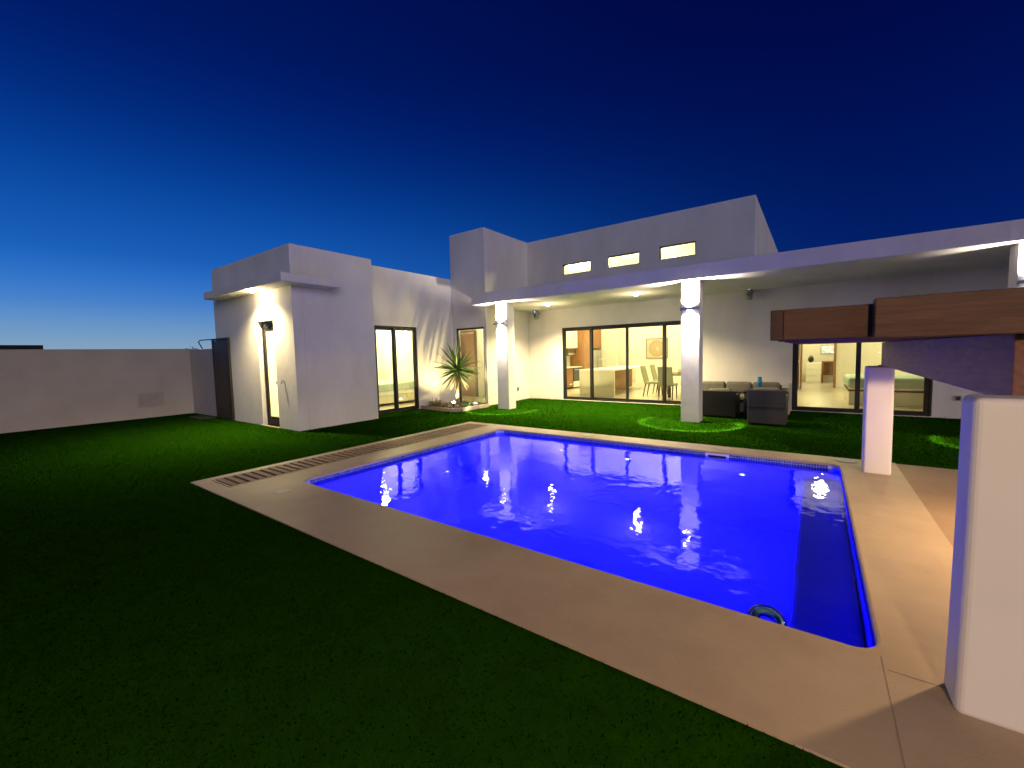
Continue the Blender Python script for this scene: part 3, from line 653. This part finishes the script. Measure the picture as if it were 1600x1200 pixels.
# ------------------------------------------------------------------ planter bed with yucca
bed = thing('planting_bed', (-8.4, 8.9, 0), 'corner planting bed with pale kerb below the yucca', 'flower bed')
outl = [(-9.19, 8.26), (-7.95, 8.13), (-7.70, 8.30), (-7.66, 9.40), (-7.83, 9.625), (-9.19, 9.625)]
MB().prism(outl, 0, .07).build('soil', 'soil', bed)
for i in range(3):
    p, q = Vector((*outl[i], 0)), Vector((*outl[i+1], 0)); d = (q-p).normalized(); nn = Vector((d.y, -d.x, 0))*.045
    MB().prism([(p.x, p.y), (p.x+nn.x, p.y+nn.y), (q.x+nn.x, q.y+nn.y), (q.x, q.y)], 0, .10).build('kerb', 'deck', bed, bevel=.006)
def leaf_blade(mb, base, d, L, w, droop, n=5, roll=0.):
    d = Vector(d).normalized(); side = d.cross(Vector((0, 0, 1)));
    if side.length < .05: side = Vector((1, 0, 0))
    side.normalize(); side = Matrix.Rotation(roll, 3, d) @ side; nrm_ = side.cross(d); k = len(mb.v); p = Vector(base)
    for i in range(n+1):
        f_ = i/n; ww = w*(.55+1.2*f_)*(1-f_)**.75 if f_ < 1 else 0; ww = max(ww, .0015)
        mb.v += [tuple(p-side*ww+nrm_*ww*.35), tuple(p), tuple(p+side*ww+nrm_*ww*.35)]
        d = (d+Vector((0, 0, -droop/n))).normalized(); p = p+d*(L/n)
    for i in range(n):
        a = k+i*3; mb.f += [(a, a+1, a+4, a+3), (a+1, a+2, a+5, a+4)]
yu = thing('yucca', (-8.22, 8.75, .07), 'spiky yucca lit from below in the corner bed', 'plant')
MB().tube([(-8.22, 8.75, .05), (-8.23, 8.75, .35), (-8.21, 8.74, .7), (-8.20, 8.74, 1.08)], [.075, .055, .05, .06], 12).build('trunk', 'trunk', yu, smooth=True)
random.seed(11)
for i in range(100):
    az = i*2.39996+random.uniform(-.2, .2); el = R(82-150*(i/100)**.85)+random.uniform(-.1, .1); mb = MB()
    d = (math.cos(az)*math.cos(el), math.sin(az)*math.cos(el), math.sin(el)); L = random.uniform(.58, .80)*(1 if el > -.3 else .85)
    leaf_blade(mb, (-8.20, 8.74, 1.02+.14*(1-i/100)), d, L, .040, random.uniform(.0, .30) if el > 0 else .12, 5, random.uniform(-1.1, 1.1))
    mb.build('leaf', 'leaf' if el > -.55 else 'leaf_dry', yu, smooth=False)
def grass_clump(c, lab, n, L, mt_, name='grass_clump', spread=.9):
    th = thing(name, c, lab, 'plant', 'low plants in the corner bed'); mb = MB()
    for i in range(n):
        az = random.random()*6.28; el = random.uniform(.35, 1.4)*spread
        leaf_blade(mb, (c[0]+random.uniform(-.05, .05), c[1]+random.uniform(-.05, .05), c[2]), (math.cos(az)*math.cos(el), math.sin(az)*math.cos(el), math.sin(el)), L*random.uniform(.6, 1.1), .007, random.uniform(.2, .9), 4)
    mb.build('foliage', mt_, th)
for (x, y, lab, n, L, m_) in ((-9.02, 8.55, 'dry grey tuft at the left end of the bed against the wall', 70, .34, 'leaf_dry'), (-8.82, 8.42, 'dry low tuft next to the leftmost one by the kerb', 60, .26, 'leaf_dry'),
        (-8.55, 8.36, 'low grey tuft by the kerb left of the yucca trunk', 70, .28, 'leaf_dry'), (-8.3, 8.38, 'grey tuft by the kerb in front of the yucca', 60, .22, 'leaf_dry'),
        (-8.0, 8.85, 'green tuft right of the yucca trunk', 50, .28, 'leaf'), (-7.80, 8.70, 'low green tuft near the right kerb of the bed', 40, .22, 'leaf')):
    grass_clump((x, y, .06), lab, n, L, m_)
def palmlet(c, lab, n, L):
    th = thing('small_palm', c, lab, 'plant', 'small palms in the corner bed'); mb = MB()
    for i in range(n):
        az = i*2.4+random.uniform(-.3, .3); el = random.uniform(.6, 1.25); d = Vector((math.cos(az)*math.cos(el), math.sin(az)*math.cos(el), math.sin(el)))
        p = Vector(c)
        for s_ in range(9):
            p = p+d*(L/9); d = (d+Vector((0, 0, -.10))).normalized(); side = d.cross(Vector((0, 0, 1))).normalized()
            for sg in (-1, 1): leaf_blade(mb, p, side*sg+d*.7, .13*(1-s_/13), .008, .3, 2)
    mb.build('fronds', 'leaf', th)
palmlet((-8.02, 9.2, .07), 'small feathery palm right of the yucca in front of the narrow window', 7, .42); palmlet((-7.76, 9.32, .07), 'small feathery palm at the right end of the bed by the wall edge', 7, .46)
for i, (x, y, s_, lab) in enumerate(((-8.95, 8.75, .12, 'dark rock against the wall at the left of the bed'), (-8.0, 8.45, .08, 'small rock beside the garden spotlight'), (-7.86, 9.05, .09, 'rock between the small palms and the kerb'))):
    th = tag(MB().blob((x, y, .07+s_*.5), s_, s_*.8, s_*.7, 9, 6, .14).build('rock', 'rock', smooth=False), lab, 'rock', 'rocks in the corner bed')
sp = thing('garden_spotlight', (-8.10, 8.45, .07), 'bright little spotlight at the foot of the yucca', 'spotlight')
MB().tube([(-8.10, 8.47, .02), (-8.10, 8.47, .12)], .012, 8).build('stake', 'iron', sp)
MB().tube([(-8.10, 8.45, .12), (-8.13, 8.50, .20)], [.045, .055], 16).build('housing', 'iron', sp); MB().blob((-8.125, 8.47, .215), .05, .05, .03, 14, 8).build('lens', 'lamp_yellow', sp, smooth=True)
lamp('glow', 'SPOT', (-8.14, 8.50, .27), 190, (1, .80, .36), sp, .03, 130, .6, (-.36, .28, 1))

# ------------------------------------------------------------------ indoors: kitchen and dining
kc = thing('base_cabinet', (-8.5, 15.3, 0), 'wooden kitchen base cabinet left of the oven', 'cabinet'); B(-8.81, -8.15, 13.2, 15.63, .10, .86).build('body', 'wood_in', kc, bevel=.004); B(-8.81, -8.12, 13.2, 16.45, .882, .92).build('worktop', 'white_gloss', kc, bevel=.004)
ov = thing('oven', (-8.5, 16, 0), 'grey glass fronted oven with white drawer under the worktop', 'oven'); B(-8.81, -8.16, 15.64, 16.44, .05, .878).build('body', 'wood_dark', ov)
B(-8.158, -8.13, 15.66, 16.42, .32, .86).build('door', 'oven_glass', ov, bevel=.004); B(-8.158, -8.13, 15.66, 16.42, .07, .31).build('drawer', 'white_gloss', ov, bevel=.004); MB().tube([(-8.10, 15.72, .80), (-8.10, 16.36, .80)], .012, 8).build('handle', 'steel', ov)
uc = thing('wall_cabinet', (-8.6, 16, 1.7), 'white glossy wall cabinet over the kitchen worktop', 'cabinet'); B(-8.81, -8.45, 15.0, 16.66, 1.70, 2.75).build('body', 'white_gloss', uc, bevel=.004)
for y0 in (15.01, 15.84): B(-8.449, -8.43, y0, y0+.81, 1.71, 2.74).build('door', 'white_gloss', uc, bevel=.003)
hd = thing('range_hood', (-8.6, 16.1, 1.4), 'brown hood box below the white wall cabinet', 'hood'); B(-8.81, -8.42, 15.7, 16.4, 1.38, 1.695).build('body', 'wood_dark', hd, bevel=.006); B(-8.419, -8.41, 15.75, 16.35, 1.42, 1.5).build('panel', 'steel', hd)
tw = thing('tall_cabinet', (-8.5, 17.1, 0), 'tall wooden cabinet between the oven and the fridge', 'cabinet'); B(-8.81, -8.15, 16.68, 17.58, .02, 2.75).build('body', 'wood_in', tw, bevel=.004)
for z0, z1 in ((.1, 1.2), (1.21, 2.73)): B(-8.149, -8.13, 16.70, 17.56, z0, z1).build('door', 'wood_in', tw, bevel=.003)
fg = thing('fridge', (-8.5, 18, 0), 'stainless fridge under a wooden cupboard', 'fridge'); B(-8.81, -8.16, 17.62, 18.52, .03, 1.62).build('body', 'fridge', fg, bevel=.01)
for y0 in (17.63, 18.085): B(-8.158, -8.13, y0, y0+.43, .05, 1.61).build('door', 'fridge', fg, bevel=.008); MB().tube([(-8.10, y0+(.39 if y0 < 18 else .04), .6), (-8.10, y0+(.39 if y0 < 18 else .04), 1.3)], .012, 8).build('handle', 'steel', fg)
oc = thing('overhead_cupboard', (-8.5, 18, 1.7), 'wooden cupboard above the fridge', 'cabinet'); B(-8.81, -8.17, 17.6, 18.55, 1.68, 2.75).build('body', 'wood_in', oc, bevel=.004); B(-8.169, -8.15, 17.62, 18.53, 1.70, 2.73).build('door', 'wood_in', oc, bevel=.003)
isl = thing('kitchen_island', (-5.9, 15, 0), 'pale kitchen island with wooden side and waterfall end', 'island'); B(-6.53, -5.28, 13.0, 13.07, .02, .878).build('end_panel', 'cream_gloss', isl, bevel=.004)
B(-6.50, -6.12, 13.072, 17.0, .06, .878).build('body', 'wood_in', isl, bevel=.004); B(-6.53, -5.28, 13.0, 17.05, .88, .925).build('worktop', 'white_gloss', isl, bevel=.004)
fc = thing('kitchen_tap', (-6.3, 14.4, .925), 'curved steel tap on the kitchen island', 'tap'); MB().tube([(-6.18, 14.4, .925), (-6.18, 14.4, 1.16), (-6.22, 14.4, 1.25), (-6.30, 14.4, 1.29), (-6.38, 14.4, 1.25), (-6.41, 14.4, 1.17)], .013, 10).build('spout', 'steel', fc, smooth=True); MB().cyl((-6.18, 14.4), .03, .925, .95, 12).build('base', 'steel', fc)
pc = thing('framed_picture', (-5.6, 18.58, 1.2), 'square framed print with a pale circle on the far dining wall', 'picture')
mb = MB(); leaf_frame(mb, 'y', 18.575, -6.05, -5.12, 1.17, 2.05, .025, .04); mb.build('frame', 'picture_dark', pc); B(-6.03, -5.14, 18.577, 18.59, 1.19, 2.03).build('print', 'cushion_pale', pc)
MB().tube([(-5.585, 18.576, 1.61), (-5.585, 18.571, 1.61)], .36, 40).build('disc', 'picture', pc); MB().torus((-5.585, 18.570, 1.61), .30, .006, (0, 1, 0), 40, 6).build('ring', 'picture_dark', pc); MB().blob((-5.56, 18.568, 1.60), .05, .004, .10, 12, 8).build('motif', 'cushion_pale', pc)
dt = thing('dining_table', (-3.25, 14.5, 0), 'dark dining table behind the kitchen door', 'table'); B(-3.85, -2.65, 13.5, 15.5, .72, .76).build('top', 'wood_dark', dt, bevel=.006)
for sx in (-3.75, -2.83):
    for sy in (13.6, 15.32): B(sx, sx+.08, sy, sy+.08, .02, .72).build('leg', 'wood_dark', dt)
def chair(loc, rz, lab):
    th = thing('dining_chair', loc, lab, 'chair', 'chairs at the dining table'); th.rotation_euler.z = 0
    def loc_build(mb, name, m_, **k):
        mb.v = [(x+loc[0], y+loc[1], z+loc[2]) for x, y, z in mb.v]; return mb.build(name, m_, th, **k)
    loc_build(B(-.23, .23, -.22, .24, .42, .49), 'seat', 'fabric_pale', bevel=.02)
    bk = MB(); bk.v = [(-.22, -.24, .44), (.22, -.24, .44), (.22, -.19, .44), (-.22, -.19, .44), (-.21, -.38, 1.0), (.21, -.38, 1.0), (.21, -.335, 1.0), (-.21, -.335, 1.0)]
    bk.f = [(0, 3, 2, 1), (4, 5, 6, 7), (0, 1, 5, 4), (1, 2, 6, 5), (2, 3, 7, 6), (3, 0, 4, 7)]; loc_build(bk, 'backrest', 'fabric_pale', bevel=.012)
    for sx in (-.19, .19):
        loc_build(MB().tube([(sx, -.19, .43), (sx*1.05, -.27, 0)], [.022, .014], 8), 'leg', 'wood_dark'); loc_build(MB().tube([(sx, .2, .43), (sx*1.05, .23, 0)], [.022, .014], 8), 'leg', 'wood_dark')
    th.rotation_euler.z = rz
    return th
ch = chair((-3.62, 13.15, .02), 0, 'pale dining chair with its back to the garden door')
copy_tree(ch, (-4.28, 13.85, .02), R(-90), 'dining chair seen side-on left of the table, nearest the door')
copy_tree(ch, (-4.28, 14.85, .02), R(-90), 'dining chair left of the table, farther from the door')
copy_tree(ch, (-2.9, 13.15, .02), 0, 'dining chair at the near table end, hidden by the middle column')
vz = thing('vase_for_glow', (-3.55, 14.2, .76), 'small white vase added in place of a glow on the dining table', 'vase'); MB().tube([(-3.55, 14.2, .762), (-3.55, 14.2, .80), (-3.55, 14.2, .88), (-3.55, 14.2, .92)], [.04, .055, .03, .04], 14).build('body', 'white_gloss', vz, smooth=True)  # vase shape added to stand in for a white glow on the table
# left bedroom
bd = thing('bed', (-11.5, 8.6, 0), 'low bed with grey-green cover in the left bedroom', 'bed'); B(-12.5, -10.62, 7.72, 9.40, .10, .34).build('base', 'cream_gloss', bd, bevel=.01); B(-12.5, -10.55, 7.68, 9.42, .342, .52).build('mattress', 'bed_white', bd, bevel=.05, seg=3)
B(-11.9, -10.52, 7.66, 9.44, .46, .72).build('cover', 'bedspread', bd, bevel=.05, seg=3); B(-12.5, -12.42, 7.6, 9.45, .02, 1.1).build('headboard', 'cream_gloss', bd, bevel=.01)
for y0 in (7.85, 8.62): B(-12.40, -12.0, y0, y0+.65, .54, .72).build('pillow', 'bed_white', bd, bevel=.08, seg=4)
ns = thing('nightstand', (-10.6, 7.2, 0), 'pale nightstand with dark drawer pulls at the left bedroom door', 'nightstand'); B(-11.1, -10.55, 6.9, 7.5, .02, .56).build('body', 'cream_gloss', ns, bevel=.006)
for z0 in (.14, .36): B(-10.549, -10.53, 6.93, 7.47, z0-.07, z0+.11).build('drawer', 'cream_gloss', ns, bevel=.003); B(-10.529, -10.505, 7.37, 7.45, z0-.02, z0+.05).build('pull', 'wood_dark', ns)
# right bedroom
b2 = thing('bed', (2, 14.6, 0), 'bed with pale green cover behind the right bedroom door', 'bed'); B(.72, 3.0, 13.6, 15.6, .02, .36).build('base', 'cream_gloss', b2, bevel=.01); B(.70, 3.02, 13.58, 15.62, .363, .39).build('rail', 'wood_dark', b2)
B(.71, 3.0, 13.57, 15.6, .392, .66).build('mattress', 'bed_white', b2, bevel=.06, seg=3); B(.69, 2.5, 13.55, 15.62, .43, .70).build('cover', 'bedspread', b2, bevel=.07, seg=4); B(3.03, 3.12, 13.5, 15.7, .02, 1.15).build('headboard', 'cream_gloss', b2, bevel=.01)
for y0 in (13.7, 14.7): B(2.55, 2.98, y0, y0+.75, .66, .84).build('pillow', 'bed_white', b2, bevel=.08, seg=4)
dr = thing('dresser', (0, 21.4, 0), 'white dresser in the far room beyond the bedroom', 'dresser'); B(-.30, .22, 21.2, 21.75, .02, .86).build('body', 'white_gloss', dr, bevel=.006)
for z0 in (.08, .34, .60): B(-.29, .21, 21.18, 21.199, z0, z0+.24).build('drawer', 'white_gloss', dr, bevel=.004)
dk = thing('desk', (.5, 21.6, 0), 'wooden desk under the television', 'desk'); B(.24, 1.3, 21.5, 22.18, .86, .90).build('top', 'wood_in', dk); B(.24, .30, 21.5, 22.18, .02, .86).build('side', 'wood_in', dk); B(.30, 1.3, 22.1, 22.18, .3, .86).build('back_panel', 'wood_in', dk)
bg_ = thing('dark_bag', (-.13, 21.4, .86), 'small dark bag standing on the white dresser', 'bag'); MB().blob((-.13, 21.45, .99), .10, .08, .13, 12, 8).build('body', 'black', bg_, smooth=True); MB().torus((-.13, 21.45, 1.10), .05, .008, (0, 1, 0), 18, 6).build('handle', 'black', bg_)
tv = thing('television', (.42, 22.1, 1.2), 'wall television showing a blue picture in the far room', 'television'); B(.20, .68, 22.14, 22.19, 1.20, 1.56).build('case', 'black', tv); B(.215, .665, 22.132, 22.14, 1.215, 1.545).build('screen', 'tv_screen', tv)
tl = tag(B(.225, .235, 21.25, 21.45, .42, .80).build('towel', 'towel', bevel=.004), 'white towel hanging on the side of the dresser', 'towel')

# ------------------------------------------------------------------ turf blades over the lawn sheet
def blades(name, n, x0, x1, y0, y1, h, w, label):
    P = np.stack([rng.uniform(x0, x1, n), rng.uniform(y0, y1, n)], 1)
    ex = ((P[:, 0] > DX0-.004) & (P[:, 1] > DY0-.004) & (P[:, 1] < DY1+.004)) | ((P[:, 0] < AX+.01) & (P[:, 1] > AY-.01)) | ((P[:, 0] < WX+.01) & (P[:, 1] > AY1)) | \
         ((P[:, 0] < -7.62) & (P[:, 1] > 8.05)) | (P[:, 1] > F-.005) | (P[:, 0] < -14.9)
    for a, b in COLS: ex |= (P[:, 0] > a) & (P[:, 0] < b) & (P[:, 1] > 9.17) & (P[:, 1] < 9.5)
    # keep what the camera can see, thinner with distance
    q = np.stack([P[:, 0], P[:, 1], np.full(len(P), -1.5)], 1); dep = q@np.array(fw); u = q@np.array(r2)
    ex |= (dep < .4) | (np.abs(u) > dep*1.45)
    P = P[~ex]; n = len(P)
    az = rng.uniform(0, 2*np.pi, n); hh = h*rng.uniform(.6, 1.25, n); lean = rng.normal(0, .8, (n, 2))*hh[:, None]; ww = w*rng.uniform(.7, 1.3, n)
    dx = np.cos(az)*ww; dy = np.sin(az)*ww
    V = np.zeros((n, 3, 3)); V[:, 0, 0] = P[:, 0]-dx; V[:, 0, 1] = P[:, 1]-dy; V[:, 1, 0] = P[:, 0]+dx; V[:, 1, 1] = P[:, 1]+dy
    V[:, 2, 0] = P[:, 0]+lean[:, 0]; V[:, 2, 1] = P[:, 1]+lean[:, 1]; V[:, 2, 2] = hh
    cz = np.cross(V[:, 1]-V[:, 0], V[:, 2]-V[:, 0])[:, 2]; fl = cz < 0; V[fl, 0], V[fl, 1] = V[fl, 1].copy(), V[fl, 0].copy()
    me = bpy.data.meshes.new(name); me.vertices.add(3*n); me.loops.add(3*n); me.polygons.add(n)
    me.vertices.foreach_set('co', V.ravel()); me.loops.foreach_set('vertex_index', np.arange(3*n)); me.polygons.foreach_set('loop_start', np.arange(0, 3*n, 3))
    me.update(calc_edges=True); me.materials.append(MATS['turf'])
    return me
mes = [blades('turf', 420000, -14.9, 5, 4.0, 11.9, .020, .0045, ''), blades('turf', 520000, -14.9, 1.2, -1.2, 4.45, .011, .003, '')]
bm = bmesh.new()
for me in mes: bm.from_mesh(me)
me = bpy.data.meshes.new('turf'); bm.to_mesh(me); bm.free(); me.materials.append(MATS['turf'])
nv = np.tile(np.array([0., 0., 1.]), (len(me.vertices), 1)); nv[:, :2] += rng.normal(0, .16, (len(nv), 2)); nv /= np.linalg.norm(nv, axis=1)[:, None]
me.normals_split_custom_set_from_vertices(nv)
tf = bpy.data.objects.new('turf', me); COL.objects.link(tf); tag(tf, 'short green turf round the pool deck', 'grass', kind='stuff')
